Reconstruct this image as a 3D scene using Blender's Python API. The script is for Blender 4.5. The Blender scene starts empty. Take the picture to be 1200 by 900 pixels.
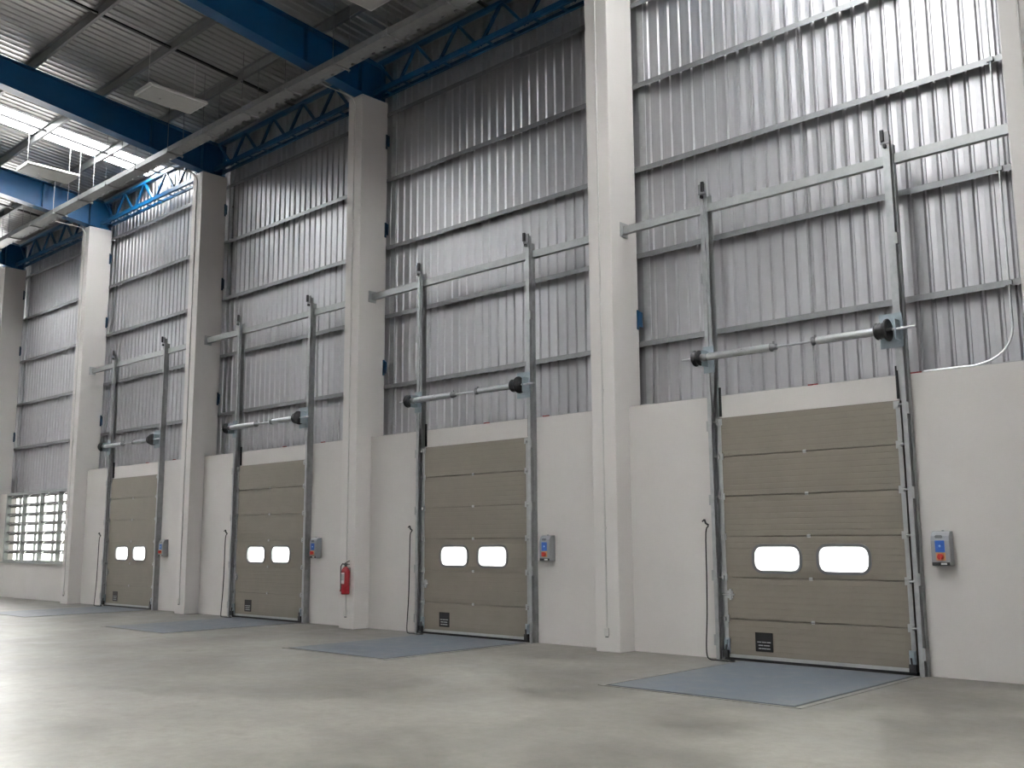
import bpy, bmesh, math, random
from mathutils import Vector, Matrix

random.seed(7)
sc = bpy.context.scene
COL = sc.collection
R = math.radians

# ------------------------------------------------------------------ camera
F_PX, YAW, PITCH, ROLL = 1176.8, R(43.105), R(8.846), R(-0.377)
CAM_LOC = Vector((0.0, -11.921, 1.569))
cam_data = bpy.data.cameras.new('camera')
cam_data.sensor_width = 36.0
cam_data.lens = F_PX / 1200.0 * 36.0
cam_data.clip_end = 500
cam = bpy.data.objects.new('camera', cam_data)
COL.objects.link(cam)
_fw = Vector((-math.sin(YAW) * math.cos(PITCH), math.cos(YAW) * math.cos(PITCH), math.sin(PITCH)))
_rt = Vector((math.cos(YAW), math.sin(YAW), 0.0))
_up = _rt.cross(_fw)
_r2 = _rt * math.cos(ROLL) + _up * math.sin(ROLL)
_u2 = -_rt * math.sin(ROLL) + _up * math.cos(ROLL)
M = Matrix((_r2, _u2, -_fw)).transposed().to_4x4()
M.translation = CAM_LOC
cam.matrix_world = M
sc.camera = cam

# ------------------------------------------------------------------ sky and exposure
SKY = 57.5
world = bpy.data.worlds.new('overcast_sky')
sc.world = world
world.use_nodes = True
bg = world.node_tree.nodes['Background']
bg.inputs['Color'].default_value = (1.0, 0.985, 0.965, 1)
bg.inputs['Strength'].default_value = SKY
sc.view_settings.view_transform = 'Standard'
sc.view_settings.look = 'None'
sc.view_settings.gamma = 1.0
sc.view_settings.use_curve_mapping = False
sc.view_settings.exposure = 0.0
sc.cycles.use_denoising = True
sc.cycles.max_bounces = 10
sc.cycles.diffuse_bounces = 6
sc.cycles.transparent_max_bounces = 12


# ------------------------------------------------------------------ materials
def mat(name, color, rough=0.5, metal=0.0, spec=0.5, noise=0.0, nscale=6.0, bump=0.0, bscale=40.0, rvar=0.0, stretch=None):
    m = bpy.data.materials.new(name)
    m.use_nodes = True
    nt = m.node_tree
    b = nt.nodes['Principled BSDF']
    b.inputs['Base Color'].default_value = (*color, 1)
    b.inputs['Roughness'].default_value = rough
    b.inputs['Metallic'].default_value = metal
    b.inputs['Specular IOR Level'].default_value = spec
    tc = nt.nodes.new('ShaderNodeTexCoord')
    src = tc.outputs['Object']
    if stretch:
        mp = nt.nodes.new('ShaderNodeMapping')
        mp.inputs['Scale'].default_value = stretch
        nt.links.new(src, mp.inputs['Vector'])
        src = mp.outputs['Vector']
    if noise > 0 or rvar > 0:
        n = nt.nodes.new('ShaderNodeTexNoise')
        n.inputs['Scale'].default_value = nscale
        n.inputs['Detail'].default_value = 6
        n.inputs['Roughness'].default_value = 0.6
        nt.links.new(src, n.inputs['Vector'])
        if noise > 0:
            r = nt.nodes.new('ShaderNodeValToRGB')
            r.color_ramp.elements[0].position = 0.3
            r.color_ramp.elements[1].position = 0.7
            r.color_ramp.elements[0].color = (*[c * (1 - noise) for c in color], 1)
            r.color_ramp.elements[1].color = (*[min(1, c * (1 + noise)) for c in color], 1)
            nt.links.new(n.outputs['Fac'], r.inputs['Fac'])
            nt.links.new(r.outputs['Color'], b.inputs['Base Color'])
        if rvar > 0:
            q = nt.nodes.new('ShaderNodeMapRange')
            q.inputs['From Min'].default_value = 0.3
            q.inputs['From Max'].default_value = 0.7
            q.inputs['To Min'].default_value = max(0.02, rough - rvar)
            q.inputs['To Max'].default_value = rough + rvar
            nt.links.new(n.outputs['Fac'], q.inputs['Value'])
            nt.links.new(q.outputs['Result'], b.inputs['Roughness'])
    if bump > 0:
        n2 = nt.nodes.new('ShaderNodeTexNoise')
        n2.inputs['Scale'].default_value = bscale
        n2.inputs['Detail'].default_value = 4
        nt.links.new(src, n2.inputs['Vector'])
        bp = nt.nodes.new('ShaderNodeBump')
        bp.inputs['Strength'].default_value = bump
        bp.inputs['Distance'].default_value = 0.01
        nt.links.new(n2.outputs['Fac'], bp.inputs['Height'])
        nt.links.new(bp.outputs['Normal'], b.inputs['Normal'])
    return m


def floor_mat():
    m = bpy.data.materials.new('polished_concrete')
    m.use_nodes = True
    nt = m.node_tree
    b = nt.nodes['Principled BSDF']
    tc = nt.nodes.new('ShaderNodeTexCoord')

    def noise(scale, detail=6, rough=0.6, dist=0.0):
        n = nt.nodes.new('ShaderNodeTexNoise')
        n.inputs['Scale'].default_value = scale
        n.inputs['Detail'].default_value = detail
        n.inputs['Roughness'].default_value = rough
        n.inputs['Distortion'].default_value = dist
        nt.links.new(tc.outputs['Object'], n.inputs['Vector'])
        return n

    big = noise(0.35, 5, 0.55, 0.2)
    mid = noise(1.3, 9, 0.68, 0.0)
    fine = noise(5, 9, 0.8, 0.2)
    ramp = nt.nodes.new('ShaderNodeValToRGB')
    ramp.color_ramp.elements[0].position = 0.385
    ramp.color_ramp.elements[0].color = (0.088, 0.082, 0.072, 1)
    ramp.color_ramp.elements[1].position = 0.575
    ramp.color_ramp.elements[1].color = (0.205, 0.194, 0.172, 1)
    mix1 = nt.nodes.new('ShaderNodeMix')
    mix1.inputs[0].default_value = 0.5
    nt.links.new(big.outputs['Fac'], mix1.inputs[2])
    nt.links.new(mid.outputs['Fac'], mix1.inputs[3])
    nt.links.new(mix1.outputs[0], ramp.inputs['Fac'])
    mixc = nt.nodes.new('ShaderNodeMix')
    mixc.data_type = 'RGBA'
    mixc.blend_type = 'OVERLAY'
    mixc.inputs[0].default_value = 0.5
    nt.links.new(ramp.outputs['Color'], mixc.inputs[6])
    nt.links.new(fine.outputs['Fac'], mixc.inputs[7])
    nt.links.new(mixc.outputs[2], b.inputs['Base Color'])
    mr = nt.nodes.new('ShaderNodeMapRange')
    mr.inputs['From Min'].default_value = 0.35
    mr.inputs['From Max'].default_value = 0.65
    mr.inputs['To Min'].default_value = 0.36
    mr.inputs['To Max'].default_value = 0.56
    nt.links.new(mid.outputs['Fac'], mr.inputs['Value'])
    nt.links.new(mr.outputs['Result'], b.inputs['Roughness'])
    bp = nt.nodes.new('ShaderNodeBump')
    b.inputs['Specular IOR Level'].default_value = 0.3
    bp.inputs['Strength'].default_value = 0.04
    bp.inputs['Distance'].default_value = 0.02
    nt.links.new(mid.outputs['Fac'], bp.inputs['Height'])
    nt.links.new(bp.outputs['Normal'], b.inputs['Normal'])
    return m


def panel_mat():
    """ivory steel sandwich panel with fine horizontal ribbing and wood-grain emboss"""
    m = mat('door_panel_ivory', (0.165, 0.147, 0.117), 0.48, 0.0, 0.5, noise=0.05, nscale=3.0)
    nt = m.node_tree
    b = nt.nodes['Principled BSDF']
    tc = nt.nodes.new('ShaderNodeTexCoord')
    w = nt.nodes.new('ShaderNodeTexWave')
    w.wave_type = 'BANDS'
    w.bands_direction = 'Z'
    w.wave_profile = 'SIN'
    w.inputs['Scale'].default_value = 4.2
    w.inputs['Distortion'].default_value = 0.0
    nt.links.new(tc.outputs['Object'], w.inputs['Vector'])
    r = nt.nodes.new('ShaderNodeValToRGB')
    r.color_ramp.elements[0].position = 0.0
    r.color_ramp.elements[0].color = (0, 0, 0, 1)
    r.color_ramp.elements[1].position = 0.10
    r.color_ramp.elements[1].color = (1, 1, 1, 1)
    nt.links.new(w.outputs['Fac'], r.inputs['Fac'])
    bp = nt.nodes.new('ShaderNodeBump')
    bp.inputs['Strength'].default_value = 0.3
    bp.inputs['Distance'].default_value = 0.004
    nt.links.new(r.outputs['Color'], bp.inputs['Height'])
    nt.links.new(bp.outputs['Normal'], b.inputs['Normal'])
    return m


def pane_mat(name, through=0.75, tint=(0.97, 0.99, 1.0)):
    m = bpy.data.materials.new(name)
    m.use_nodes = True
    nt = m.node_tree
    nt.nodes.clear()
    out = nt.nodes.new('ShaderNodeOutputMaterial')
    t = nt.nodes.new('ShaderNodeBsdfTransparent')
    t.inputs['Color'].default_value = (*tint, 1)
    tl = nt.nodes.new('ShaderNodeBsdfTranslucent')
    tl.inputs['Color'].default_value = (0.9, 0.92, 0.94, 1)
    mx = nt.nodes.new('ShaderNodeMixShader')
    mx.inputs[0].default_value = through
    nt.links.new(tl.outputs[0], mx.inputs[1])
    nt.links.new(t.outputs[0], mx.inputs[2])
    nt.links.new(mx.outputs[0], out.inputs['Surface'])
    return m


MT = {
    'floor': floor_mat(),
    'white': mat('white_wall_paint', (0.61, 0.585, 0.565), 0.6, noise=0.025, nscale=1.3, bump=0.05, bscale=25),
    'column': mat('white_column_paint', (0.63, 0.605, 0.585), 0.55, noise=0.02, nscale=1.0, bump=0.05, bscale=20),
    'clad': mat('galvalume_sheet', (0.52, 0.52, 0.54), 0.43, 0.78, noise=0.03, nscale=5.0),
    'roof': mat('galvalume_roof_sheet', (0.42, 0.42, 0.415), 0.36, 0.85, noise=0.03, nscale=3.0),
    'galv': mat('galvanised_steel', (0.46, 0.475, 0.48), 0.4, 0.85, noise=0.12, nscale=9.0, rvar=0.08),
    'zinc': mat('matt_zinc_steel', (0.40, 0.41, 0.41), 0.45, 0.45, noise=0.1, nscale=9.0, rvar=0.08),
    'galvd': mat('dull_galvanised_steel', (0.27, 0.275, 0.28), 0.45, 0.7, noise=0.12, nscale=9.0, rvar=0.08),
    'galvl': mat('bright_galvanised_steel', (0.68, 0.70, 0.71), 0.33, 0.85, noise=0.08, nscale=9.0, rvar=0.06),
    'zincd': mat('weathered_zinc_steel', (0.27, 0.275, 0.275), 0.5, 0.35, noise=0.1, nscale=9.0),
    'bluegalv': mat('blue_tinted_zinc_plate', (0.33, 0.39, 0.43), 0.4, 0.5, noise=0.08, nscale=8.0),
    'blue': mat('blue_steel_paint', (0.002, 0.060, 0.155), 0.36, 0.0, 0.35, noise=0.10, nscale=2.0),
    'bluedark': mat('navy_steel_paint', (0.003, 0.03, 0.075), 0.4, 0.0, 0.3, noise=0.1, nscale=4.0),
    'panel': panel_mat(),
    'black': mat('black_rubber', (0.010, 0.010, 0.011), 0.55, 0.0, 0.25, noise=0.2, nscale=10),
    'dark': mat('dark_cast_metal', (0.035, 0.035, 0.037), 0.4, 0.6, noise=0.3, nscale=20),
    'frame_grey': mat('grey_window_surround', (0.10, 0.105, 0.11), 0.4, noise=0.05, nscale=10),
    'pane': pane_mat('clear_acrylic', 0.8),
    'sky': pane_mat('translucent_roof_sheet', 0.55),
    'boxgrey': mat('grey_plastic_housing', (0.23, 0.24, 0.25), 0.42, noise=0.03, nscale=10),
    'boxblue': mat('blue_keypad', (0.015, 0.09, 0.36), 0.35, noise=0.05, nscale=30),
    'boxlight': mat('pale_keypad_mark', (0.35, 0.55, 0.85), 0.4, noise=0.03, nscale=30),
    'yellow': mat('yellow_switch_plate', (0.50, 0.25, 0.10), 0.45, noise=0.05, nscale=30),
    'red': mat('red_switch_knob', (0.40, 0.02, 0.015), 0.35, noise=0.05, nscale=20),
    'ext': mat('red_extinguisher_paint', (0.23, 0.006, 0.012), 0.25, noise=0.04, nscale=8),
    'redox': mat('red_oxide_primer', (0.28, 0.035, 0.04), 0.6, noise=0.15, nscale=20),
    'label': mat('white_label', (0.68, 0.67, 0.66), 0.5, noise=0.03, nscale=20),
    'greyprint': mat('grey_print', (0.33, 0.35, 0.35), 0.5, noise=0.15, nscale=60),
    'pvc': mat('white_pvc_conduit', (0.56, 0.55, 0.53), 0.45, noise=0.03, nscale=6),
    'deck': mat('blue_grey_deck_paint', (0.088, 0.103, 0.122), 0.45, 0.0, 0.4, noise=0.5, nscale=4.0, bump=0.12, bscale=60, rvar=0.1),
    'gap': mat('dark_joint', (0.03, 0.03, 0.03), 0.7, noise=0.2, nscale=8),
    'curb': mat('worn_steel_angle', (0.20, 0.19, 0.17), 0.5, 0.5, noise=0.3, nscale=7),
    'louvre': mat('grey_louvre_blade', (0.16, 0.165, 0.16), 0.45, noise=0.03, nscale=6),
    'winframe': mat('grey_aluminium_frame', (0.32, 0.34, 0.33), 0.4, 0.4, noise=0.06, nscale=8),
    'lampwhite': mat('white_enamel_luminaire', (0.72, 0.72, 0.70), 0.4, noise=0.03, nscale=5),
    'lampgrey': mat('grey_diffuser', (0.50, 0.50, 0.48), 0.4, noise=0.05, nscale=8),
    'dimmer': pane_mat('dimming_film', 0.97, (0.45, 0.46, 0.45)),
    'blockwall': mat('sky_block_grey', (0.24, 0.24, 0.23), 0.8, noise=0.1, nscale=1.0),
    'asphalt': mat('pale_concrete_yard', (0.45, 0.44, 0.42), 0.8, noise=0.12, nscale=0.8),
}


# ------------------------------------------------------------------ mesh builder
class MB:
    def __init__(self):
        self.v, self.f, self.s, self.mi = [], [], [], []

    def _add(self, verts, faces, smooth=False, mi=0):
        o = len(self.v)
        self.v += [tuple(p) for p in verts]
        for f in faces:
            self.f.append([i + o for i in f])
            self.s.append(smooth)
            self.mi.append(mi)

    def box(self, x0, x1, y0, y1, z0, z1, mi=0):
        v = [(x, y, z) for x in (x0, x1) for y in (y0, y1) for z in (z0, z1)]
        f = [(0, 1, 3, 2), (4, 6, 7, 5), (0, 4, 5, 1), (2, 3, 7, 6), (0, 2, 6, 4), (1, 5, 7, 3)]
        self._add(v, f, mi=mi)
        return self

    def bar(self, a, b, w, h, up=(0, 0, 1), mi=0):
        """rectangular bar between two points, width w across, height h along up"""
        a, b = Vector(a), Vector(b)
        d = (b - a).normalized()
        u = Vector(up)
        s = d.cross(u).normalized() * (w / 2)
        u = s.cross(d).normalized() * (h / 2)
        v = [p + i * s + j * u for p in (a, b) for i in (-1, 1) for j in (-1, 1)]
        f = [(0, 1, 3, 2), (4, 6, 7, 5), (0, 4, 5, 1), (2, 3, 7, 6), (0, 2, 6, 4), (1, 5, 7, 3)]
        self._add(v, f, mi=mi)
        return self

    def tube(self, pts, r, n=8, caps=True, mi=0):
        pts = [Vector(p) for p in pts]
        rings = []
        prev = None
        for i, p in enumerate(pts):
            if i == 0:
                t = pts[1] - pts[0]
            elif i == len(pts) - 1:
                t = pts[-1] - pts[-2]
            else:
                t = (pts[i + 1] - p).normalized() + (p - pts[i - 1]).normalized()
            t.normalize()
            if prev is None:
                a = Vector((0, 0, 1)) if abs(t.z) < 0.9 else Vector((1, 0, 0))
                s = t.cross(a).normalized()
            else:
                s = (prev - t * prev.dot(t)).normalized()
            prev = s
            u = s.cross(t)
            rr = r[i] if isinstance(r, (list, tuple)) else r
            rings.append([p + (s * math.cos(2 * math.pi * k / n) + u * math.sin(2 * math.pi * k / n)) * rr for k in range(n)])
        v = [q for ring in rings for q in ring]
        f = []
        for i in range(len(rings) - 1):
            for k in range(n):
                f.append((i * n + k, i * n + (k + 1) % n, (i + 1) * n + (k + 1) % n, (i + 1) * n + k))
        self._add(v, f, True, mi)
        if caps:
            self._add(rings[0], [tuple(range(n))], False, mi)
            self._add(rings[-1], [tuple(reversed(range(n)))], False, mi)
        return self

    def lathe(self, prof, origin, axis='X', n=16, mi=0, smooth=True):
        """prof: list of (t along axis, radius)"""
        o = Vector(origin)
        ax = {'X': (Vector((1, 0, 0)), Vector((0, 1, 0)), Vector((0, 0, 1))),
              'Y': (Vector((0, 1, 0)), Vector((0, 0, 1)), Vector((1, 0, 0))),
              'Z': (Vector((0, 0, 1)), Vector((1, 0, 0)), Vector((0, 1, 0)))}[axis]
        v, f = [], []
        for t, r in prof:
            for k in range(n):
                a = 2 * math.pi * k / n
                v.append(o + ax[0] * t + (ax[1] * math.cos(a) + ax[2] * math.sin(a)) * r)
        for i in range(len(prof) - 1):
            for k in range(n):
                f.append((i * n + k, i * n + (k + 1) % n, (i + 1) * n + (k + 1) % n, (i + 1) * n + k))
        f.append(tuple(reversed(range(n))))
        f.append(tuple((len(prof) - 1) * n + k for k in range(n)))
        self._add(v, f, smooth, mi)
        return self

    def prism(self, poly, axis, t0, t1, mi=0):
        """poly: 2-D outline in the plane across axis; X -> (y,z), Y -> (x,z), Z -> (x,y)"""
        def p3(a, b, t):
            return {'X': (t, a, b), 'Y': (a, t, b), 'Z': (a, b, t)}[axis]
        n = len(poly)
        v = [p3(a, b, t0) for a, b in poly] + [p3(a, b, t1) for a, b in poly]
        f = [(i, (i + 1) % n, n + (i + 1) % n, n + i) for i in range(n)]
        f += [tuple(reversed(range(n))), tuple(range(n, 2 * n))]
        self._add(v, f, mi=mi)
        return self

    def ring(self, outer, inner, y0, y1, mi=0):
        """solid ring in the x-z plane between two loops of equal length, from y0 (front) to y1"""
        n = len(outer)
        v = [(x, y0, z) for x, z in outer] + [(x, y0, z) for x, z in inner] + \
            [(x, y1, z) for x, z in outer] + [(x, y1, z) for x, z in inner]
        f = []
        for i in range(n):
            j = (i + 1) % n
            f += [(i, j, n + j, n + i), (2 * n + i, 3 * n + i, 3 * n + j, 2 * n + j),
                  (n + i, n + j, 3 * n + j, 3 * n + i), (i, 2 * n + i, 2 * n + j, j)]
        self._add(v, f, mi=mi)
        return self

    def mesh(self, name, mats):
        me = bpy.data.meshes.new(name)
        me.from_pydata(self.v, [], self.f)
        if not isinstance(mats, (list, tuple)):
            mats = [mats]
        for m in mats:
            me.materials.append(MT[m])
        me.polygons.foreach_set('use_smooth', self.s)
        me.polygons.foreach_set('material_index', self.mi)
        bm = bmesh.new()
        bm.from_mesh(me)
        bmesh.ops.recalc_face_normals(bm, faces=bm.faces)
        bm.to_mesh(me)
        bm.free()
        me.update()
        return me

    def build(self, name, mats, parent=None, bevel=0.0, loc=None, seg=2):
        o = bpy.data.objects.new(name, self.mesh(name, mats))
        COL.objects.link(o)
        if parent is not None:
            o.parent = parent
        if loc is not None:
            o.location = loc
        if bevel > 0:
            b = o.modifiers.new('bevel', 'BEVEL')
            b.width = bevel
            b.segments = seg
            b.limit_method = 'ANGLE'
            b.angle_limit = R(40)
        return o


def put(name, me, parent=None, loc=(0, 0, 0)):
    o = bpy.data.objects.new(name, me)
    COL.objects.link(o)
    o.parent = parent
    o.location = loc
    return o


def empty(name, loc=(0, 0, 0)):
    o = bpy.data.objects.new(name, None)
    o.empty_display_size = 0.2
    COL.objects.link(o)
    o.location = loc
    return o


def tag(o, label, cat, group=None, kind=None):
    o['label'] = label
    o['category'] = cat
    if group:
        o['group'] = group
    if kind:
        o['kind'] = kind
    return o


def dup(o, dx, parent=None):
    c = o.copy()
    COL.objects.link(c)
    c.parent = parent
    if parent is None:
        c.location.x += dx
    for ch in list(o.children):
        dup(ch, 0, c)
    return c


def arc(cx, cz, r, a0, a1, n=5):
    return [(cx + r * math.cos(R(a0 + (a1 - a0) * i / (n - 1))), cz + r * math.sin(R(a0 + (a1 - a0) * i / (n - 1)))) for i in range(n)]


def rrect(x0, x1, z0, z1, r, n=5):
    return arc(x1 - r, z1 - r, r, 0, 90, n) + arc(x0 + r, z1 - r, r, 90, 180, n) + \
        arc(x0 + r, z0 + r, r, 180, 270, n) + arc(x1 - r, z0 + r, r, 270, 360, n)


def rect_like(loop, x0, x1, z0, z1, n=5):
    """rectangle sampled with the same number of points as a rounded loop: arc midpoints go to the corners"""
    out = []
    for c in range(4):
        for i in range(n):
            x, z = loop[c * n + i]
            cx, cz = [(x1, z1), (x0, z1), (x0, z0), (x1, z0)][c]
            first_vertical = c in (0, 2)
            if i < n // 2:
                out.append((cx, z) if first_vertical else (x, cz))
            elif i == n // 2:
                out.append((cx, cz))
            else:
                out.append((x, cz) if first_vertical else (cx, z))
    return out


# ------------------------------------------------------------------ layout constants (metres)
BAY = 6.0
CX0 = -9.223           # left side of the column beside the nearest door
CW, CF, CB, CTOP = 0.43, -0.347, 0.30, 10.24
DX = -7.27             # left edge of the nearest door's panels
DW, DH, NP = 2.52, 3.2, 6
PH = DH / NP
PLZ = 3.507            # top of the white plinth wall
CLY = 0.42             # cladding plane
PITCHX = 0.195         # rib pitch
ORD = ['nearest', 'second nearest', 'third nearest', 'farthest']


def roof_z(y):          # underside of the roof sheet
    return 11.25 - 0.09 * y


# ------------------------------------------------------------------ floor and yard
fl = MB().box(-48, 22, -36, 0.30, -0.3, 0.0).build('floor', 'floor')
tag(fl, 'polished grey-brown concrete floor of the empty warehouse', 'floor', kind='structure')
yd = MB().box(-70, 60, 0.32, 60, -1.4, -1.2).build('ground', 'asphalt')
tag(yd, 'pale concrete yard outside the dock doors', 'ground', kind='structure')
yd2 = MB().box(-70, 60, -90, -36.02, -0.4, -0.1).build('ground', 'asphalt')
tag(yd2, 'pale concrete yard outside the open far side', 'ground', kind='structure')

cn = MB()  # unseen slab with lip, added to cut daylight at door and louvre windows
cn.box(-60, 40, 0.60, 7.0, 5.0, 5.12)
cn.box(-60, 40, 6.9, 7.0, 4.6, 5.0)
co = cn.build('sky_block_slab', 'galvd')
tag(co, 'unseen slab added to block sky light over the yard outside the dock doors', 'sky_block_slab', kind='structure')

yw = MB().box(-75, 60, 22, 23, -1.2, 13).build('wall_sky_block', 'blockwall')  # unseen wall added to hide the bright sky from the windows
tag(yw, 'unseen grey wall added across the yard to block bright sky', 'wall', kind='structure')

# ------------------------------------------------------------------ plinth wall with door and window openings
def wall_piece(mb, x0, x1, z0, z1, y0=0.0, y1=0.28):
    mb.box(x0, x1, y0, y1, z0, z1)


wb = MB()
for k in range(-2, 6):
    a = CX0 + CW - BAY * k            # right side of this bay's left column
    b = CX0 + BAY - BAY * k           # left side of the next column
    if 0 <= k <= 3:
        dl = DX - BAY * k + 0.05
        dr = dl + DW - 0.10
        wall_piece(wb, a, dl, 0, PLZ)
        wall_piece(wb, dr, b, 0, PLZ)
        wall_piece(wb, dl, dr, DH - 0.06, PLZ)
    elif k == 4:
        wall_piece(wb, a, b, 0, 1.035)
        wall_piece(wb, a, -32.22, 1.035, 3.06)
    else:
        wall_piece(wb, a, b, 0, PLZ)
wo = wb.build('wall_back', 'white')
tag(wo, 'white plastered lower wall around the dock doors', 'wall', kind='structure')

# ------------------------------------------------------------------ upper cladding: ribbed sheets, girts, sag rods
wu = empty('wall_upper', (0, CLY, 0))
tag(wu, 'silver ribbed metal cladding above the white wall', 'wall', kind='structure')


def rib_profile(n, pitch, depth, sgn):
    pts = [(0, 0)]
    for i in range(n):
        x = i * pitch
        pts += [(x + pitch * 0.34, sgn * 0.0045), (x + pitch * 0.66, 0), (x + pitch * 0.76, sgn * depth), (x + pitch * 0.90, sgn * depth), (x + pitch, 0)]
    pts.append((n * pitch + 0.05, sgn * 0.0004))      # side lap over the next sheet
    return pts


def sheet_mesh(name, m, z0, z1):
    v, f = [], []
    pr = rib_profile(4, PITCHX, 0.026, 1)
    for x, y in pr:
        v += [(x, y, z0), (x, y, z1)]
    for i in range(len(pr) - 1):
        f.append((2 * i, 2 * i + 2, 2 * i + 3, 2 * i + 1))
    b = MB()
    b._add(v, f)
    return b.mesh(name, m)


SW = 4 * PITCHX
cl_me = sheet_mesh('cladding_sheet', 'clad', 3.04, 11.26)
x = -36.2
i = 0
while x < 9:
    put('cladding_sheet', cl_me, wu, (x, 0.0015 * (i % 2), 0))
    x += SW
    i += 1
GZ = [4.42, 5.797, 7.17, 8.547, 9.92]


def girt_poly(z, front, back):
    t = 0.004
    # open channel: upright front face, top flange, open underside
    return [(front, z + 0.02), (front, z + 0.10), (back, z + 0.10), (back, z + 0.10 - t), (front + t, z + 0.10 - t), (front + t, z + 0.02)]


for z in GZ:
    mb = MB()
    mb.prism(girt_poly(z, -0.13, -0.003), 'X', -36.2, 8.5)
    mb.build('girt', 'galvd', wu)
for a, b, z in ((-36.2, CX0 - 4 * BAY, PLZ), (CX0 - 4 * BAY, CX0 - 3 * BAY, 3.05), (CX0 - 3 * BAY, 8.5, PLZ)):
    MB().box(a, b, -0.14, -0.003, z, z + 0.055).build('base_flashing', 'zinc', wu)
for k in range(-1, 6):
    xc = CX0 + CW / 2 - BAY * k + 3.0
    MB().tube([(xc, -0.10, (PLZ if k != 4 else 3.06) + 0.04), (xc, -0.10, 11.2)], 0.007, 6).build('sag_rod', 'galv', wu)
    # folded jamb trim beside the column
    MB().box(xc - 3 + CW / 2 + 0.04, xc - 3 + CW / 2 + 0.16, -0.03, -0.004, PLZ if k != 4 else 3.06, 11.2).build('corner_trim', 'galvl', wu)
    if k <= 3:
        for q, dxx in enumerate((0.0, 1.35)):
            c = MB()
            c.box(xc + dxx - 0.07, xc + dxx + 0.07, -0.25, -0.15, PLZ + 0.001, PLZ + 0.012)
            c.box(xc + dxx - 0.07, xc + dxx + 0.07, -0.16, -0.15, PLZ + 0.012, PLZ + 0.06)
            c.prism([(-0.25, PLZ + .012), (-0.16, PLZ + .012), (-0.16, PLZ + .06)], 'X', xc + dxx - 0.006, xc + dxx + 0.006)
            c.build('rod_cleat', 'redox', wu)

# ------------------------------------------------------------------ roof: sheets, skylight, purlins, tie rods
ce = empty('ceiling', (0, 0, 0))
tag(ce, 'ribbed silver roof sheeting on steel purlins overhead', 'ceiling', kind='structure')
Y1, YR, YE = 0.75, -18.0, -36.0


def roof_sheet_mesh(name, m, y0, y1, n=4, pitch=PITCHX, s=-0.09):
    pr = rib_profile(n, pitch, 0.03, 1)
    v, f = [], []
    for x, z in pr:
        v += [(x, y0, z + 11.25 + s * y0), (x, y1, z + 11.25 + s * y1)]
    for i in range(len(pr) - 1):
        f.append((2 * i, 2 * i + 1, 2 * i + 3, 2 * i + 2))
    b = MB()
    b._add(v, f)
    return b.mesh(name, m)


rs_me = roof_sheet_mesh('roof_sheet', 'roof', Y1, -9.0)
sk_me = roof_sheet_mesh('skylight_sheet', 'sky', Y1, YR, 5, 0.19)
rs_rear = roof_sheet_mesh('roof_sheet', 'roof', -9.0, YR)
SKX = [-42.6, -24.62, -6.6, 11.4]
segs = []
edges = [-36.3] + [e for s in SKX[1:3] for e in (s, s + 0.95)] + [9.0]
for j in range(0, len(edges), 2):
    x = edges[j]
    while x < edges[j + 1] - 0.05:
        w = min(SW, edges[j + 1] - x)
        o = put('roof_sheet', rs_me, ce, (x, 0, 0.0015 * (len(segs) % 2)))
        o.scale.x = w / SW
        segs.append(x)
        x += SW
for j, s in enumerate(SKX):
    o = put('skylight_sheet', sk_me, ce, (s, 0, 0))
    o['label'] = 'bright translucent strip in the roof'
# the rest of the roof behind the camera's view
rr = MB()
for j in range(0, len(edges), 2):
    rr._add([(edges[j], -9, roof_z(-9)), (edges[j + 1], -9, roof_z(-9)), (edges[j + 1], YR, roof_z(YR)), (edges[j], YR, roof_z(YR))], [(0, 1, 2, 3)])
for a, b in ((-48, SKX[0]), (SKX[0] + .95, -36.3), (9, SKX[3]), (SKX[3] + .95, 22)):
    rr._add([(a, Y1, roof_z(Y1)), (b, Y1, roof_z(Y1)), (b, YR, roof_z(YR)), (a, YR, roof_z(YR))], [(0, 1, 2, 3)])
rr._add([(-48, YR, roof_z(YR)), (22, YR, roof_z(YR)), (22, YE, roof_z(0)), (-48, YE, roof_z(0))], [(0, 1, 2, 3)])
rr.build('rear_roof', 'roof', ce)

PY = [0.2, -1.28, -2.80, -4.30, -5.80, -7.30, -8.80]
for y in PY:
    zt = roof_z(y) - 0.004
    t = 0.004
    h = 0.18
    poly = [(y - 0.06, zt), (y + t, zt), (y + t, zt - h + t), (y + 0.065, zt - h + t), (y + 0.065, zt - h), (y, zt - h), (y, zt - t), (y - 0.06, zt - t)]
    MB().prism(poly, 'X', -36.2, 9).build('purlin', 'galvd', ce)
for k in range(-1, 5):
    xm = CX0 + CW / 2 - BAY * k + 3.15
    MB().bar((xm, PY[0], roof_z(PY[0]) - 0.12), (xm, PY[-1], roof_z(PY[-1]) - 0.12), 0.06, 0.04).build('tie_rod', 'dark', ce)

# shell that closes the building out of view
sh = MB()
sh.box(-48, 22, YE - 0.2, YE, 0.0, 11.3)
wf = sh.build('wall_front', 'clad')
tag(wf, 'metal clad wall on the far side of the hall behind the viewer', 'wall', kind='structure')
wl = MB().box(-48.2, -48, YE, 0.5, 0, 13).build('wall_left', 'clad')
tag(wl, 'metal clad end wall far beyond the last column', 'wall', kind='structure')
wr = MB().box(22, 22.2, YE, 0.5, 0.0, 13).build('wall_right', 'clad')
tag(wr, 'metal clad end wall behind the viewer on the right', 'wall', kind='structure')

# ------------------------------------------------------------------ columns with blue cleats
col_names = {0: 'beside the nearest dock door on its left', 1: 'carrying the red fire extinguisher',
             2: 'between the third nearest and the farthest dock door', 3: 'between the farthest dock door and the louvre window',
             4: 'at the left edge beyond the louvre window', -1: 'at the right edge of the view'}


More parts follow.
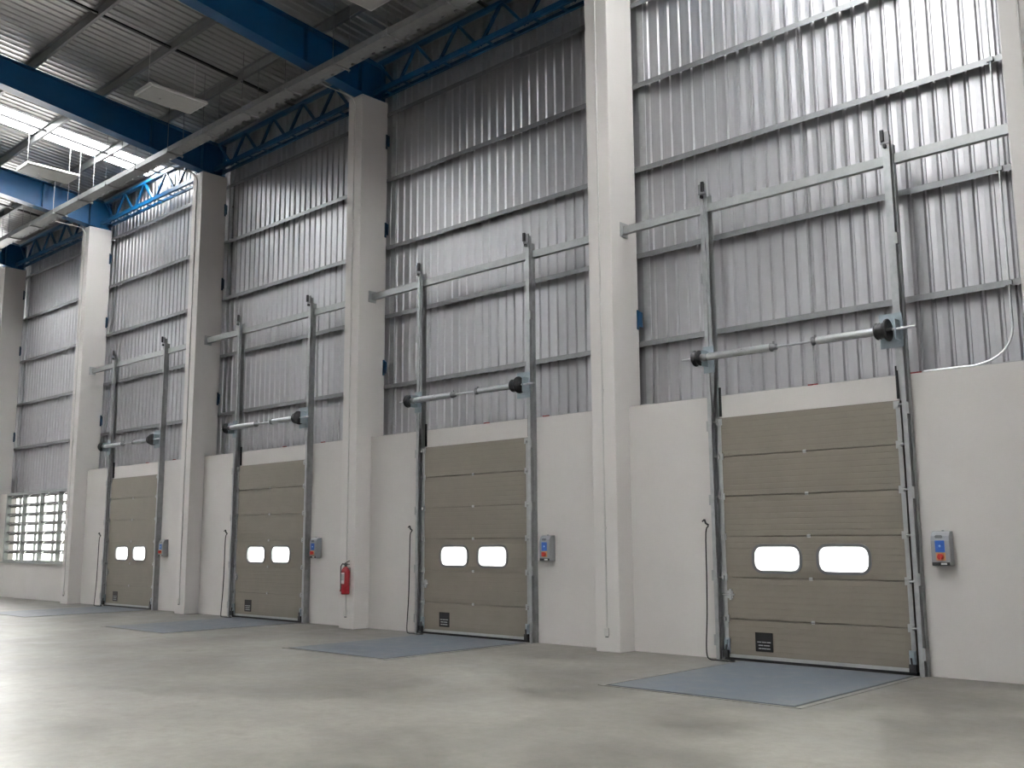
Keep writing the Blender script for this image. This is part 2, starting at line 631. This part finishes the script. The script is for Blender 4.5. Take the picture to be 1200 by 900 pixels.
def make_column():
    r = empty('column', (CX0 + CW / 2, CF, 0))
    h = CW / 2
    MB().box(-h, h, 0, CB - CF, 0, CTOP).build('shaft', 'column', r, bevel=0.012)
    for z in (4.86, 7.6, 9.42):
        c = MB()
        c.box(h, h + 0.012, 0.60, 0.645, z - 0.15, z + 0.15)
        c.prism([(h + 0.012, z - 0.10), (h + 0.09, z - 0.13), (h + 0.09, z + 0.10), (h + 0.012, z + 0.14)], 'Y', 0.615, 0.63)
        c.build('cleat', 'bluedark', r)
    pl = MB().box(-0.19, 0.19, 0.05, 0.60, CTOP, CTOP + 0.012)
    pl.build('bearing_plate', 'blue', r)
    return r


col0 = make_column()
columns = {0: col0}
for k in (-1, 1, 2, 3, 4):
    columns[k] = dup(col0, -BAY * k)
for k in (0, -1):          # only the lowest cleat shows on the two right-hand columns
    for ch in [c for c in columns[k].children if c.name.startswith('cleat')][1:]:
        bpy.data.objects.remove(ch)
for k, o in columns.items():
    tag(o, 'tall white square concrete column ' + col_names[k], 'column', 'white concrete columns')

# ------------------------------------------------------------------ blue tapered roof beams
def make_beam():
    r = empty('roof_beam', (CX0 + CW / 2, 0, 10.3))

    def zb(y):
        return min(max(10.262 - 0.13 * y, 10.0), 11.07 - 0.09 * y - 0.45)

    def zt(y):
        return 11.066 - 0.09 * y

    ys = [0.30, 0.0, -3.0, -6.0, -9.0, -18.0]
    web = MB()
    web.prism([(y, zb(y) - 10.3) for y in ys] + [(y, zt(y) - 10.3) for y in reversed(ys)], 'X', -0.007, 0.007)
    web.build('web', 'blue', r)
    for nm, zf, s in (('bottom_flange', zb, -1), ('top_flange', zt, 1)):
        m = MB()
        n = len(ys)
        for i in range(n - 1):
            y0, y1 = ys[i], ys[i + 1]
            m.prism([(y0, zf(y0) - 10.3), (y1, zf(y1) - 10.3), (y1, zf(y1) - 10.3 - s * 0.016), (y0, zf(y0) - 10.3 - s * 0.016)], 'X', -0.14, 0.14)
        m.build(nm, 'blue', r)
    for y in (0.29, -0.30, -1.60, -6.0):
        m = MB().prism([(-0.13, zb(y) - 10.3 + .017), (0.13, zb(y) - 10.3 + .017), (0.13, zt(y) - 10.3 - .017), (-0.13, zt(y) - 10.3 - .017)], 'Y', y, y + 0.012)
        m.build('stiffener', 'blue', r)
    for y in PY[1:6]:
        z = zt(y) - 10.3
        m = MB().box(-0.09, 0.09, y + 0.006, y + 0.014, z + 0.001, z + 0.15)
        m.build('purlin_cleat', 'blue', r)
    return r


bm0 = make_beam()
beams = {0: bm0}
beam_lab = {0: 'dark blue tapered steel beam over the column beside the nearest dock door',
            1: 'dark blue tapered steel beam over the fire extinguisher column',
            2: 'dark blue tapered steel beam just right of the bright skylight',
            3: 'brightly lit blue steel beam behind the hanging white lamp',
            4: 'dark blue steel beam end at the far left above the last column',
            -1: 'dark blue steel beam above the right hand column'}
for k in (-1, 1, 2, 3, 4):
    beams[k] = dup(bm0, -BAY * k)
for k, o in beams.items():
    tag(o, beam_lab[k], 'beam', 'blue roof beams')

# ------------------------------------------------------------------ blue eaves trusses between the columns
def make_truss():
    x0, x1 = CX0 + CW / 2 - BAY + 0.16, CX0 + CW / 2 - 0.16
    xm = (x0 + x1) / 2
    r = empty('eaves_truss', (xm, 0.0, 10.33))
    L = (x1 - x0) / 2
    for y in (0.0, 0.22):
        m = MB()
        m.prism([(y - .03, 0), (y + .03, 0), (y + .03, .008), (y - .022, .008), (y - .022, .10), (y - .03, .10)] if y == 0 else
                [(y - .03, 0), (y + .03, 0), (y + .03, .10), (y + .022, .10), (y + .022, .008), (y - .03, .008)], 'X', -L, L)
        m.build('bottom_chord', 'blue', r)
    m = MB().box(-L, L, 0.06, 0.16, 0.66, 0.72)
    m.build('top_chord', 'blue', r)
    n = 10
    for i in range(n):
        xa = -L + i * 2 * L / n
        MB().bar((xa + L / n, -0.025, 0.012), (xa + L / n, 0.245, 0.012), 0.07, 0.008).build('batten', 'blue', r)
    n = 5
    for i in range(n):
        xa = -L + i * 2 * L / n
        w = 2 * L / n
        MB().bar((xa + 0.02, 0.10, 0.67), (xa + w / 2 - 0.02, 0.10, 0.06), 0.05, 0.05).build('diagonal', 'blue', r)
        MB().bar((xa + w / 2 + 0.02, 0.10, 0.06), (xa + w - 0.02, 0.10, 0.67), 0.05, 0.05).build('diagonal', 'blue', r)
    return r


tr0 = make_truss()
tr_lab = {0: 'dark blue lattice truss left of the tallest foreground column', 1: 'dark blue lattice truss left of the extinguisher column',
          2: 'bright blue lattice truss lit by the skylight', 3: 'dark blue lattice truss above the louvre window bay'}
trs = {0: tr0}
for k in (1, 2, 3):
    trs[k] = dup(tr0, -BAY * k)
for k, o in trs.items():
    tag(o, tr_lab[k], 'truss', 'blue eaves trusses')

# ------------------------------------------------------------------ dock doors
def make_door():
    r = empty('door_1', (DX, 0, 0))
    yf, yb = -0.058, -0.012
    g = 0.0075
    plain = MB().box(0.0, DW, yf, yb, g, PH - g).box(0.0, DW, yf + 0.030, yb - 0.004, 0.0, PH).mesh('panel', 'panel')
    panels = []
    wins = [(0.455, 1.145), (1.355, 2.045)]
    wz0, wz1 = 0.065, 0.425
    for i in range(NP):
        if i == 2:
            m = MB()
            rad = 0.13
            cells = []
            for (a, b) in wins:
                lp = rrect(a, b, wz0, wz1, rad)
                rc = rect_like(lp, a - 0.03, b + 0.03, g, PH - g)
                m.ring(rc, lp, yf, yb)
                cells.append((a - 0.03, b + 0.03))
            m.box(0.0, cells[0][0], yf, yb, g, PH - g)
            m.box(cells[0][1], cells[1][0], yf, yb, g, PH - g)
            m.box(cells[1][1], DW, yf, yb, g, PH - g)
            m.box(0.0, DW, yf + 0.030, yb - 0.004, 0.0, g + 0.001)
            m.box(0.0, DW, yf + 0.030, yb - 0.004, PH - g - 0.001, PH)
            p = m.build('panel', 'panel', r, loc=(0, 0, i * PH))
            for (a, b) in wins:
                fr = MB().ring(rrect(a - 0.008, b + 0.008, wz0 - .008, wz1 + .008, rad + .008), rrect(a + 0.030, b - 0.030, wz0 + .030, wz1 - .030, rad - .03), yf - 0.012, yf + 0.012)
                fr.build('window_frame', 'frame_grey', p)
                lp = rrect(a + 0.026, b - 0.026, wz0 + .026, wz1 - .026, rad - .026)
                MB().prism(lp, 'Y', yf + 0.004, yf + 0.010).build('window_pane', 'pane', p)
        else:
            p = put('panel', plain, r, (0, 0, i * PH))
        panels.append(p)
    # galvanised end stiles, one pair per panel
    st = MB().box(0.0, 0.055, yf - 0.004, yf + 0.001, g + 0.004, PH - g - 0.004).mesh('end_stile', 'zinc')
    hm = MB()
    hm.box(-0.005, 0.075, -0.016, 0.0, -0.045, 0.045)
    hm.box(0.005, 0.04, -0.05, -0.016, -0.03, 0.02)
    hm.tube([(-0.045, -0.038, -0.002), (0.03, -0.038, -0.002)], 0.014, 8)
    hinge = hm.mesh('hinge', 'zinc')
    cm = MB()
    cm.box(-0.022, 0.022, -0.004, 0.0, -0.02, 0.02)
    cm.tube([(-0.024, -0.006, 0.0), (0.024, -0.006, 0.0)], 0.007, 8)
    chinge = cm.mesh('centre_hinge', 'zinc')
    for i, p in enumerate(panels):
        put('end_stile', st, p, (0, 0, 0))
        put('end_stile', st, p, (DW - 0.055, 0, 0))
        if i > 0:
            put('hinge', hinge, p, (0.0, yf - 0.004, 0))
            o = put('hinge', hinge, p, (DW, yf - 0.004, 0))
            o.scale.x = -1
            put('centre_hinge', chinge, p, (DW / 2, yf, 0.0))
    top = panels[-1]
    put('hinge', hinge, top, (0.0, yf - 0.004, PH - 0.06))
    o = put('hinge', hinge, top, (DW, yf - 0.004, PH - 0.06))
    o.scale.x = -1
    MB().box(-0.01, DW + 0.01, yf - 0.004, yb, -0.02 + 0.022, 0.036).build('bottom_seal', 'black', panels[0], loc=(0, -0.012, 0))
    MB().box(0.0, DW, yf - 0.006, yf - 0.0005, 0.036, 0.078).build('bottom_rail', 'zinc', panels[0])
    for s in (0, 1):
        b = MB()
        b.box(0.0, 0.075, yf - 0.03, yf - 0.004, 0.09, 0.28)
        b.box(0.01, 0.05, yf - 0.05, yf - 0.03, 0.16, 0.26)
        o = b.build('cable_bracket', 'bluegalv', panels[0])
        d = MB()
        d.box(-0.01, 0.07, yf - 0.07, yf - 0.03, 0.04, 0.13)
        d.tube([(0.03, yf - 0.06, 0.05), (0.045, yf - 0.06, 0.20)], 0.012, 8)
        q = d.build('roller', 'dark', panels[0])
        if s:
            for t in (o, q):
                t.location = (DW, 0, 0)
                t.scale.x = -1
    b = MB()
    b.box(0.03, 0.14, yf - 0.012, yf - 0.002, 0.26, 0.36)
    b.tube([(-0.02, yf - 0.02, 0.31), (0.17, yf - 0.02, 0.31)], 0.012, 8)
    b.box(0.10, 0.13, yf - 0.03, yf - 0.01, 0.24, 0.38)
    b.build('slide_bolt', 'zinc', panels[1])
    lb = MB().box(0.445, 0.695, yf - 0.008, yf - 0.0005, 0.135, 0.375)
    plate = lb.build('label_plate', 'black', panels[0], bevel=0.006)
    return r, plate


door, plate = make_door()
prn = MB()
for (zz, segsx) in ((0.255, [(0.475, 0.53), (0.54, 0.60), (0.61, 0.665)]), (0.215, [(0.49, 0.555), (0.565, 0.65)]), (0.175, [(0.49, 0.53), (0.535, 0.60), (0.605, 0.655)])):
    for a, b in segsx:
        prn.box(a, b, -0.0665 - 0.001, -0.0665 + 0.001, zz - 0.006, zz + 0.006)
# print sits on the plate's own panel (thing > part > piece)
prn.build('label_print', 'greyprint', plate.parent)

doors = [door]
for k in range(1, 4):
    o = dup(door, -BAY * k)
    o.name = 'door_%d' % (k + 1)
    doors.append(o)
for k, o in enumerate(doors):
    tag(o, ORD[k] + ' beige sectional dock door with two rounded windows', 'dock door', 'sectional dock doors', 'structure')

# ------------------------------------------------------------------ door track frames
def make_tracks():
    r = empty('door_track_frame', (DX, 0, 0))
    ztop = 6.50
    for s in (0, 1):
        def X(a, b):
            return (a, b) if s == 0 else (DW - b, DW - a)
        # roller channel: front lip, back web, outer wall
        m = MB()
        xa, xb = X(-0.105, -0.035)
        m.box(xa, xb, -0.070, -0.064, 0, ztop)
        xo = X(-0.105, -0.100)
        m.box(*xo, -0.128, -0.064, 0, ztop)
        xo = X(-0.105, -0.050)
        m.box(*xo, -0.128, -0.122, 0, ztop)
        xo = X(-0.055, -0.050)
        m.box(*xo, -0.122, -0.105, 0, ztop)
        m.build('roller_track', 'galv', r)
        # upper stiffening angle closing the channel above the door head
        m = MB()
        m.box(*X(-0.100, -0.005), -0.104, -0.098, 3.55, ztop - 0.05)
        m.build('stiffening_angle', 'galv', r)
        # wall angle behind the channel
        m = MB()
        xa = X(-0.125, 0.02)
        m.box(*xa, -0.010, -0.002, 0, ztop - 0.12)
        xa = X(-0.125, -0.119)
        m.box(*xa, -0.075, -0.010, 0, ztop - 0.12)
        m.build('wall_angle', 'galv', r)
        # black edge seal beside the door head
        xa = X(0.020, 0.045)
        MB().box(*xa, -0.030, -0.003, 3.22, 3.62).build('edge_seal', 'black', r)
        # joining clips
        for z in (0.18, 1.02, 2.02, 3.02, 5.1):
            xa = X(-0.130, -0.098)
            MB().box(*xa, -0.132, -0.060, z, z + 0.14).build('track_clip', 'zinc', r)
        # end stop with rubber buffer
        m = MB()
        xa = X(-0.115, 0.0)
        m.box(*xa, -0.148, -0.130, ztop - 0.12, ztop + 0.03)
        m.build('end_stop', 'galvd', r)
        m = MB()
        xa = X(-0.055, -0.015)
        m.box(*xa, -0.18, -0.148, ztop - 0.09, ztop + 0.05)
        xa = X(-0.075, -0.045)
        m.box(*xa, -0.175, -0.128, ztop - 0.18, ztop - 0.14)
        m.build('buffer', 'dark', r)
    # header bar from column to column
    hx0 = CX0 + CW - DX + 0.012
    hx1 = CX0 + BAY - DX - 0.012
    m = MB()
    m.box(hx0, hx1, -0.050, -0.044, 6.14, 6.26)
    m.box(hx0, hx1, -0.044, 0.030, 6.14, 6.146)
    m.build('header_bar', 'zinc', r)
    m = MB().box(hx0 - 0.012, hx0, -0.12, 0.06, 6.09, 6.31)
    m.build('end_plate', 'zinc', r)
    m = MB().box(hx1, hx1 + 0.012, -0.12, 0.06, 6.09, 6.31)
    m.build('end_plate', 'zinc', r)
    return r


t0 = make_tracks()
for k in range(4):
    o = t0 if k == 0 else dup(t0, -BAY * k)
    tag(o, 'tall galvanised upright tracks with header bar around the ' + ORD[k] + ' dock door', 'door track', 'door track frames')

# ------------------------------------------------------------------ torsion spring shafts
def make_torsion():
    zs, ysh = 4.02, -0.27
    r = empty('torsion_spring_shaft', (DX, ysh, zs))
    def ex(wx):
        return wx - DX
    MB().tube([(ex(-7.66), 0, 0), (ex(-4.42), 0, 0)], 0.0145, 10).build('shaft', 'galvl', r)

    def spring(a, b):
        prof = [(a, 0.02)]
        n = int((b - a) / 0.016)
        for i in range(n):
            x = a + (b - a) * i / n
            prof += [(x, 0.046), (x + (b - a) / n * 0.5, 0.052)]
        prof += [(b, 0.046), (b, 0.02)]
        return MB().lathe(prof, (0, 0, 0), 'X', 14)
    spring(ex(-7.25), ex(-6.30)).build('torsion_spring', 'galvl', r)
    spring(ex(-5.66), ex(-4.90)).build('torsion_spring', 'galvl', r)
    for a, b in ((-6.30, -6.22), (-5.72, -5.66)):
        m = MB()
        m.lathe([(ex(a), 0.03), (ex(a), 0.058), (ex(a) + .02, 0.058), (ex(a) + .03, 0.04), (ex(b), 0.04), (ex(b), 0.02)], (0, 0, 0), 'X', 14)
        m.box(ex(a) + .03, ex(a) + .05, -0.012, 0.012, 0.03, 0.075)
        m.build('spring_cone', 'galvd', r)
    # left winding cone and cable drum
    MB().lathe([(ex(-7.46), 0.02), (ex(-7.46), 0.105), (ex(-7.445), 0.112), (ex(-7.435), 0.085), (ex(-7.385), 0.085), (ex(-7.375), 0.108), (ex(-7.36), 0.100), (ex(-7.36), 0.02)], (0, 0, 0), 'X', 20).build('cable_drum', 'dark', r)
    MB().lathe([(ex(-7.35), 0.02), (ex(-7.35), 0.055), (ex(-7.26), 0.048), (ex(-7.26), 0.02)], (0, 0, 0), 'X', 14).build('winding_cone', 'galvd', r)
    # right drum: two flanges with cable windings between
    MB().lathe([(ex(-4.90), 0.02), (ex(-4.90), 0.09), (ex(-4.88), 0.105), (ex(-4.86), 0.085), (ex(-4.84), 0.102), (ex(-4.82), 0.085), (ex(-4.80), 0.10), (ex(-4.775), 0.085), (ex(-4.765), 0.135), (ex(-4.745), 0.138), (ex(-4.735), 0.12), (ex(-4.76), 0.03), (ex(-4.70), 0.03), (ex(-4.70), 0.02)], (0, 0, 0), 'X', 22).build('cable_drum', 'dark', r)
    # bearing plates on the tracks
    m = MB()
    m.box(ex(-7.40), ex(-7.23), 0.125, 0.137, -0.20, 0.17)
    m.box(ex(-7.335), ex(-7.325), -0.03, 0.125, -0.12, 0.10)
    m.build('bearing_plate', 'bluegalv', r)
    m = MB()
    m.box(ex(-4.90), ex(-4.62), 0.115, 0.127, -0.20, 0.22)
    m.box(ex(-4.66), ex(-4.65), -0.03, 0.115, -0.12, 0.12)
    m.build('bearing_plate', 'bluegalv', r)
    return r


ts = make_torsion()
for k in range(4):
    o = ts if k == 0 else dup(ts, -BAY * k)
    tag(o, 'torsion spring shaft with black cable drums above the ' + ORD[k] + ' dock door', 'spring shaft', 'torsion spring shafts')

# ------------------------------------------------------------------ wall control boxes
def make_box():
    r = empty('control_box', (-4.37, 0, 1.25))
    prof = [(-0.001, 0.0), (-0.125, 0.0), (-0.135, 0.02), (-0.135, 0.28), (-0.125, 0.335), (-0.10, 0.372), (-0.06, 0.39), (-0.001, 0.39)]
    MB().prism(prof, 'X', -0.105, 0.105).build('housing', 'boxgrey', r, bevel=0.006)
    f = -0.135
    MB().box(-0.055, 0.05, f - 0.004, f + 0.001, 0.155, 0.285).build('keypad', 'boxblue', r)
    m = MB().lathe([(f - 0.007, 0.012), (f - 0.0035, 0.014)], (-0.003, 0, 0.222), 'Y', 14)
    m.build('keypad_mark', 'boxlight', r)
    MB().box(-0.05, 0.055, f - 0.004, f + 0.001, 0.06, 0.148).build('switch_plate', 'yellow', r)
    m = MB().lathe([(f - 0.045, 0.02), (f - 0.04, 0.032), (f - 0.004, 0.036)], (0.002, 0, 0.103), 'Y', 16)
    m.box(-0.012, 0.016, f - 0.058, f - 0.04, 0.072, 0.134)
    m.build('rotary_switch', 'red', r)
    p = MB().box(-0.098, 0.098, f - 0.003, f + 0.002, 0.005, 0.040).build('name_strip', 'black', r)
    MB().box(0.0, 0.065, f - 0.005, f - 0.003, 0.012, 0.033).build('strip_print', 'label', p)
    m = MB()
    m.prism(rrect(-0.055, 0.03, 0.31, 0.345, 0.015), 'Y', -0.130, -0.117)
    m.build('badge', 'frame_grey', r)
    MB().tube([(0.02, -0.07, 0.39), (0.02, -0.07, 0.402)], 0.014, 10).build('cable_gland', 'boxgrey', r)
    return r


cb = make_box()
for k in range(4):
    o = cb if k == 0 else dup(cb, -BAY * k)
    tag(o, 'grey control box with blue keypad and red switch right of the ' + ORD[k] + ' dock door', 'control box', 'door control boxes')

# ------------------------------------------------------------------ black cables hanging beside the doors
def make_cable():
    r = empty('hanging_cable', (DX, 0, 0))
    pts = [(-0.105, -0.15, 1.74), (-0.135, -0.16, 1.70), (-0.15, -0.16, 1.55), (-0.155, -0.16, 1.1), (-0.17, -0.16, 0.6), (-0.19, -0.17, 0.2), (-0.17, -0.19, 0.05), (-0.11, -0.21, 0.012), (0.0, -0.22, 0.012), (0.12, -0.25, 0.012), (0.22, -0.24, 0.012), (0.24, -0.19, 0.012), (0.16, -0.16, 0.02), (0.08, -0.15, 0.03)]
    # smooth the polyline
    P = [Vector((p[0], p[1] - 0.055, p[2])) for p in pts]
    out = []
    for i in range(len(P) - 1):
        p0, p1, p2, p3 = P[max(0, i - 1)], P[i], P[i + 1], P[min(len(P) - 1, i + 2)]
        for t in (0, 0.25, 0.5, 0.75):
            out.append(0.5 * ((2 * p1) + (-p0 + p2) * t + (2 * p0 - 5 * p1 + 4 * p2 - p3) * t * t + (-p0 + 3 * p1 - 3 * p2 + p3) * t ** 3))
    out.append(P[-1])
    MB().tube(out, 0.009, 6).build('cord', 'black', r)
    m = MB()
    m.tube([(-0.16, -0.215, 1.83), (-0.145, -0.21, 1.78), (-0.105, -0.203, 1.75)], 0.014, 8)
    m.tube([(-0.16, -0.215, 1.83), (-0.19, -0.225, 1.80)], 0.010, 8)
    m.build('hook', 'dark', r)
    return r


cbl = make_cable()
for k in range(4):
    o = cbl if k == 0 else dup(cbl, -BAY * k)
    tag(o, 'thin black cable hanging at the left edge of the ' + ORD[k] + ' dock door', 'cable', 'hanging door cables')

# ------------------------------------------------------------------ dock levellers in the floor
def make_leveller():
    xa, w, y1, L = -7.317 + 0.33, 2.218, -0.15, 2.82
    r = empty('dock_leveller', (xa, y1, 0))
    MB().box(-0.02, w + 0.02, -L - 0.02, 0.0, 0.0005, 0.003).build('pit_joint', 'gap', r)
    MB().box(0.012, w - 0.012, -L + 0.012, -0.012, 0.0035, 0.010).build('deck', 'deck', r, bevel=0.003)
    for a, b, c, d in ((-0.09, -0.02, -L - 0.05, 0.0), (w + 0.02, w + 0.09, -L - 0.05, 0.0)):
        MB().box(a, b, c, d, 0.0005, 0.006).build('curb_angle', 'curb', r)
    MB().box(-0.02, w + 0.02, -L - 0.05, -L - 0.02, 0.0005, 0.006).build('curb_angle', 'curb', r)
    return r


lv = make_leveller()
for k in range(4):
    o = lv if k == 0 else dup(lv, -BAY * k)
    tag(o, 'blue-grey dock leveller plate in the floor before the ' + ORD[k] + ' dock door', 'dock leveller', 'dock levellers')

# ------------------------------------------------------------------ cable tray on hanger rods
def make_tray():
    y0, y1, z0, z1 = -1.66, -1.36, 10.10, 10.22
    xa, xb = -36.0, 4.0
    r = empty('cable_tray', (xa, y0, z0))
    L = xb - xa
    W = y1 - y0
    H = z1 - z0
    MB().box(0, L, 0, 0.004, 0, H).build('side_rail', 'zincd', r)
    MB().box(0, L, W - 0.004, W, 0, H).build('side_rail', 'zincd', r)
    MB().box(0, L, 0.0, 0.022, H, H + 0.004).build('rail_lip', 'zincd', r)
    MB().box(0, L, W - 0.022, W, H, H + 0.004).build('rail_lip', 'zincd', r)
    # tray floor with a row of slots along its wall side
    for a, b in ((0.004, 0.235), (0.265, W - 0.004)):
        MB().box(0, L, a, b, 0.0, 0.003).build('tray_floor', 'zincd', r)
    bar = MB().box(0, 0.22, 0.235, 0.265, 0.0, 0.003).mesh('cross_bar', 'zincd')
    n = int(L / 0.30)
    for i in range(n):
        put('cross_bar', bar, r, (0.1 + i * 0.30, 0, 0))
    # bundle of cables lying in the tray is hidden; hanger rods and their channels
    strut = MB().box(-0.02, 0.02, -0.05, W + 0.05, -0.030, -0.002).mesh('hanger_strut', 'zincd')
    x = 1.05
    while x < L:
        put('hanger_strut', strut, r, (x, 0, 0))
        for yy in (-0.03, W + 0.03):
            h = roof_z(y0 + yy) - z0 - 0.02
            MB().tube([(x, yy, -0.06), (x, yy, h)], 0.007, 6).build('hanger_rod', 'galvd', r)
        x += 1.5
    return r


tag(make_tray(), 'long galvanised cable tray hung below the roof along the column tops', 'cable tray')

# ------------------------------------------------------------------ hanging panel luminaires
def make_lamp():
    xc, yc, zc = CX0 + CW / 2 - 3.2 - 2 * BAY, -2.55, 10.46
    r = empty('hanging_panel_lamp', (xc, yc, zc))
    m = MB()
    m.prism([(-0.36, 0.0), (0.36, 0.0), (0.36, 0.03), (0.30, 0.085), (-0.30, 0.085), (-0.36, 0.03)], 'Y', -0.62, 0.62)
    m.build('housing', 'lampwhite', r, bevel=0.006)
    MB().box(-0.32, 0.32, -0.58, 0.58, -0.008, 0.0005).build('diffuser', 'lampgrey', r)
    m = MB().lathe([(-0.022, 0.018), (-0.008, 0.024)], (-0.1, -0.2, 0), 'Z', 12)
    m.build('sensor', 'lampwhite', r)
    for yy in (-0.50, 0.50):
        h = roof_z(yc + yy) - zc - 0.01
        MB().tube([(0, yy, 0.08), (0, yy, h)], 0.006, 6).build('suspension_wire', 'lampwhite', r)
    return r


lp = make_lamp()
lamp_lab = {0: 'white hanging panel lamp in front of the lit blue beam', 1: 'shaded hanging panel lamp between two dark blue beams', 2: 'hanging panel lamp cut off by the top edge of the picture'}
for k in range(3):
    o = lp if k == 0 else dup(lp, BAY * k)
    tag(o, lamp_lab[k], 'lamp', 'hanging panel lamps')

# ------------------------------------------------------------------ white conduits with sockets on the column fronts
def make_conduit():
    xc = CX0 + 0.215
    r = empty('conduit_pipe', (xc, CF, 0.22))
    z0 = 0.22
    pts = [(0, -0.014, 0.10), (0, -0.014, 9.80), (0, -0.03, 9.88), (0, -0.10, 9.97), (0, -0.22, 9.99), (0, -0.9, 10.0)]
    MB().tube(pts, 0.0125, 8).build('pipe', 'pvc', r)
    MB().box(-0.035, 0.035, -0.045, -0.001, 0.0, 0.11).build('socket_box', 'pvc', r, bevel=0.005)
    MB().box(-0.02, 0.02, -0.030, -0.004, -0.018, 0.0).build('socket_cover', 'frame_grey', r)
    for z in (1.5, 3.5, 5.5, 7.5):
        MB().box(-0.022, 0.022, -0.018, -0.001, z, z + 0.03).build('saddle_clip', 'pvc', r)
    return r


cd = make_conduit()
cond_lab = {0: 'white conduit running down the column beside the nearest dock door', 1: 'white conduit running down behind the red fire extinguisher',
            2: 'white conduit on the column between the third nearest and farthest doors', 3: 'white conduit on the column beside the louvre window',
            -1: 'white conduit on the column at the right edge'}
for k in (0, 1, 2, 3, -1):
    o = cd if k == 0 else dup(cd, -BAY * k)
    tag(o, cond_lab[k], 'conduit', 'white column conduits')

# ------------------------------------------------------------------ steel conduit beside the right-hand column
m = MB()
pts = [(-3.52, 0.26, 8.3), (-3.52, 0.26, 3.95)]
for i in range(1, 8):
    a = R(90 * i / 8)
    pts.append((-3.52 - 0.38 * (1 - math.cos(a)), 0.26 - 0.14 * i / 8, 3.95 - 0.40 * math.sin(a)))
pts += [(-3.92, 0.11, 3.533), (-4.50, 0.10, 3.533)]
st = empty('steel_conduit', (-3.52, 0.26, 3.95))
for p in (1,):
    q = MB().tube([(a + 3.52, b - 0.26, c - 3.95) for a, b, c in pts], 0.014, 8)
    q.build('pipe', 'galvl', st)
for z in (4.47, 5.85, 7.22):
    MB().box(-0.035, 0.035, -0.02, 0.02, z - 3.95 - 0.02, z - 3.95 + 0.03).build('pipe_clip', 'galvd', st)
tag(st, 'bent steel conduit running down the cladding near the right column', 'conduit')

# ------------------------------------------------------------------ fire extinguisher on the second column
ex_r = empty('fire_extinguisher', (-14.92, CF - 0.095, 0.62))
MB().lathe([(0.0, 0.055), (0.0, 0.072), (0.02, 0.078), (0.40, 0.078), (0.44, 0.070), (0.475, 0.045), (0.49, 0.026), (0.50, 0.022)], (0, 0, 0), 'Z', 24).build('cylinder', 'ext', ex_r)
m = MB().lathe([(0.50, 0.024), (0.555, 0.024)], (0, 0, 0), 'Z', 14)
m.box(-0.03, 0.03, -0.03, 0.03, 0.525, 0.55)
m.build('valve', 'dark', ex_r)
m = MB()
m.bar((-0.02, 0, 0.555), (0.13, -0.02, 0.60), 0.022, 0.010)
m.bar((-0.01, 0, 0.545), (0.13, -0.02, 0.535), 0.022, 0.010)
m.build('squeeze_handle', 'dark', ex_r)
hp = [(-0.02, 0, 0.54), (-0.07, -0.02, 0.545), (-0.10, -0.03, 0.50), (-0.105, -0.03, 0.42), (-0.10, -0.03, 0.2), (-0.098, -0.03, 0.09)]
MB().tube(hp, 0.012, 8).build('hose', 'black', ex_r)
MB().lathe([(0.05, 0.022), (0.09, 0.014)], (-0.098, -0.03, 0), 'Z', 10).build('nozzle', 'ext', ex_r)


def curved_label(a0, a1, z0, z1, rad):
    mb = MB()
    n = 8
    v = []
    for i in range(n + 1):
        a = R(a0 + (a1 - a0) * i / n)
        v += [(rad * math.cos(a), rad * math.sin(a), z0), (rad * math.cos(a), rad * math.sin(a), z1)]
    mb._add(v, [(2 * i, 2 * i + 2, 2 * i + 3, 2 * i + 1) for i in range(n)], True)
    return mb


lbl = curved_label(215, 305, 0.19, 0.39, 0.0788).build('paper_label', 'label', ex_r)
curved_label(217, 303, 0.25, 0.365, 0.0793).build('label_print', 'greyprint', lbl)
MB().box(-0.02, 0.02, 0.07, 0.094, 0.15, 0.48).build('wall_bracket', 'galvd', ex_r)
tag(ex_r, 'red fire extinguisher hung on a white column', 'fire extinguisher')

# ------------------------------------------------------------------ louvre window at the far left
wx0, wx1, wz0, wz1 = -32.22, CX0 - 3 * BAY - 0.002, 1.035, 3.06
w1 = empty('window_1', (wx0, 0, wz0))
W_, H_ = wx1 - wx0, wz1 - wz0
m = MB()
m.box(0, W_, -0.02, 0.10, 0, 0.06)
m.box(0, W_, -0.02, 0.10, H_ - 0.06, H_)
m.box(0, 0.06, -0.02, 0.10, 0.06, H_ - 0.06)
m.build('frame', 'winframe', w1)
MB().box(-0.05, W_, -0.06, 0.02, -0.035, 0.0).build('sill', 'winframe', w1)
NM = 4
mw = W_ / NM
for i in range(1, NM):
    MB().box(i * mw - 0.028, i * mw + 0.028, -0.02, 0.10, 0.06, H_ - 0.06).build('mullion', 'winframe', w1)
blade = MB().bar((0, 0, 0), (mw - 0.07, 0, 0), 0.012, 0.17, (0, 0.80, 0.60)).mesh('louvre_blade', 'louvre')
rail = MB().box(0, mw - 0.07, -0.03, 0.03, -0.02, 0.022).mesh('transom', 'winframe')
for i in range(NM):
    xx = mw * i + mw * 0.33
    MB().box(xx - 0.018, xx + 0.018, 0.20, 0.27, 0.0, H_).build('back_bar', 'winframe', w1)
    for j in range(7):
        z = 0.06 + (H_ - 0.12) * (j + 0.97) / 7
        put('louvre_blade', blade, w1, (i * mw + 0.036, 0.15, z - 0.03))
        if j < 6:
            put('transom', rail, w1, (i * mw + 0.036, 0.05, z))
MB().box(0.0, W_, 0.270, 0.274, 0.0, H_).build('dimming_sheet', 'dimmer', w1)  # tinted sheet added to dim the outdoor brightness behind the louvres
tag(w1, 'grey framed louvre window with bright gaps at far left', 'window', kind='structure')
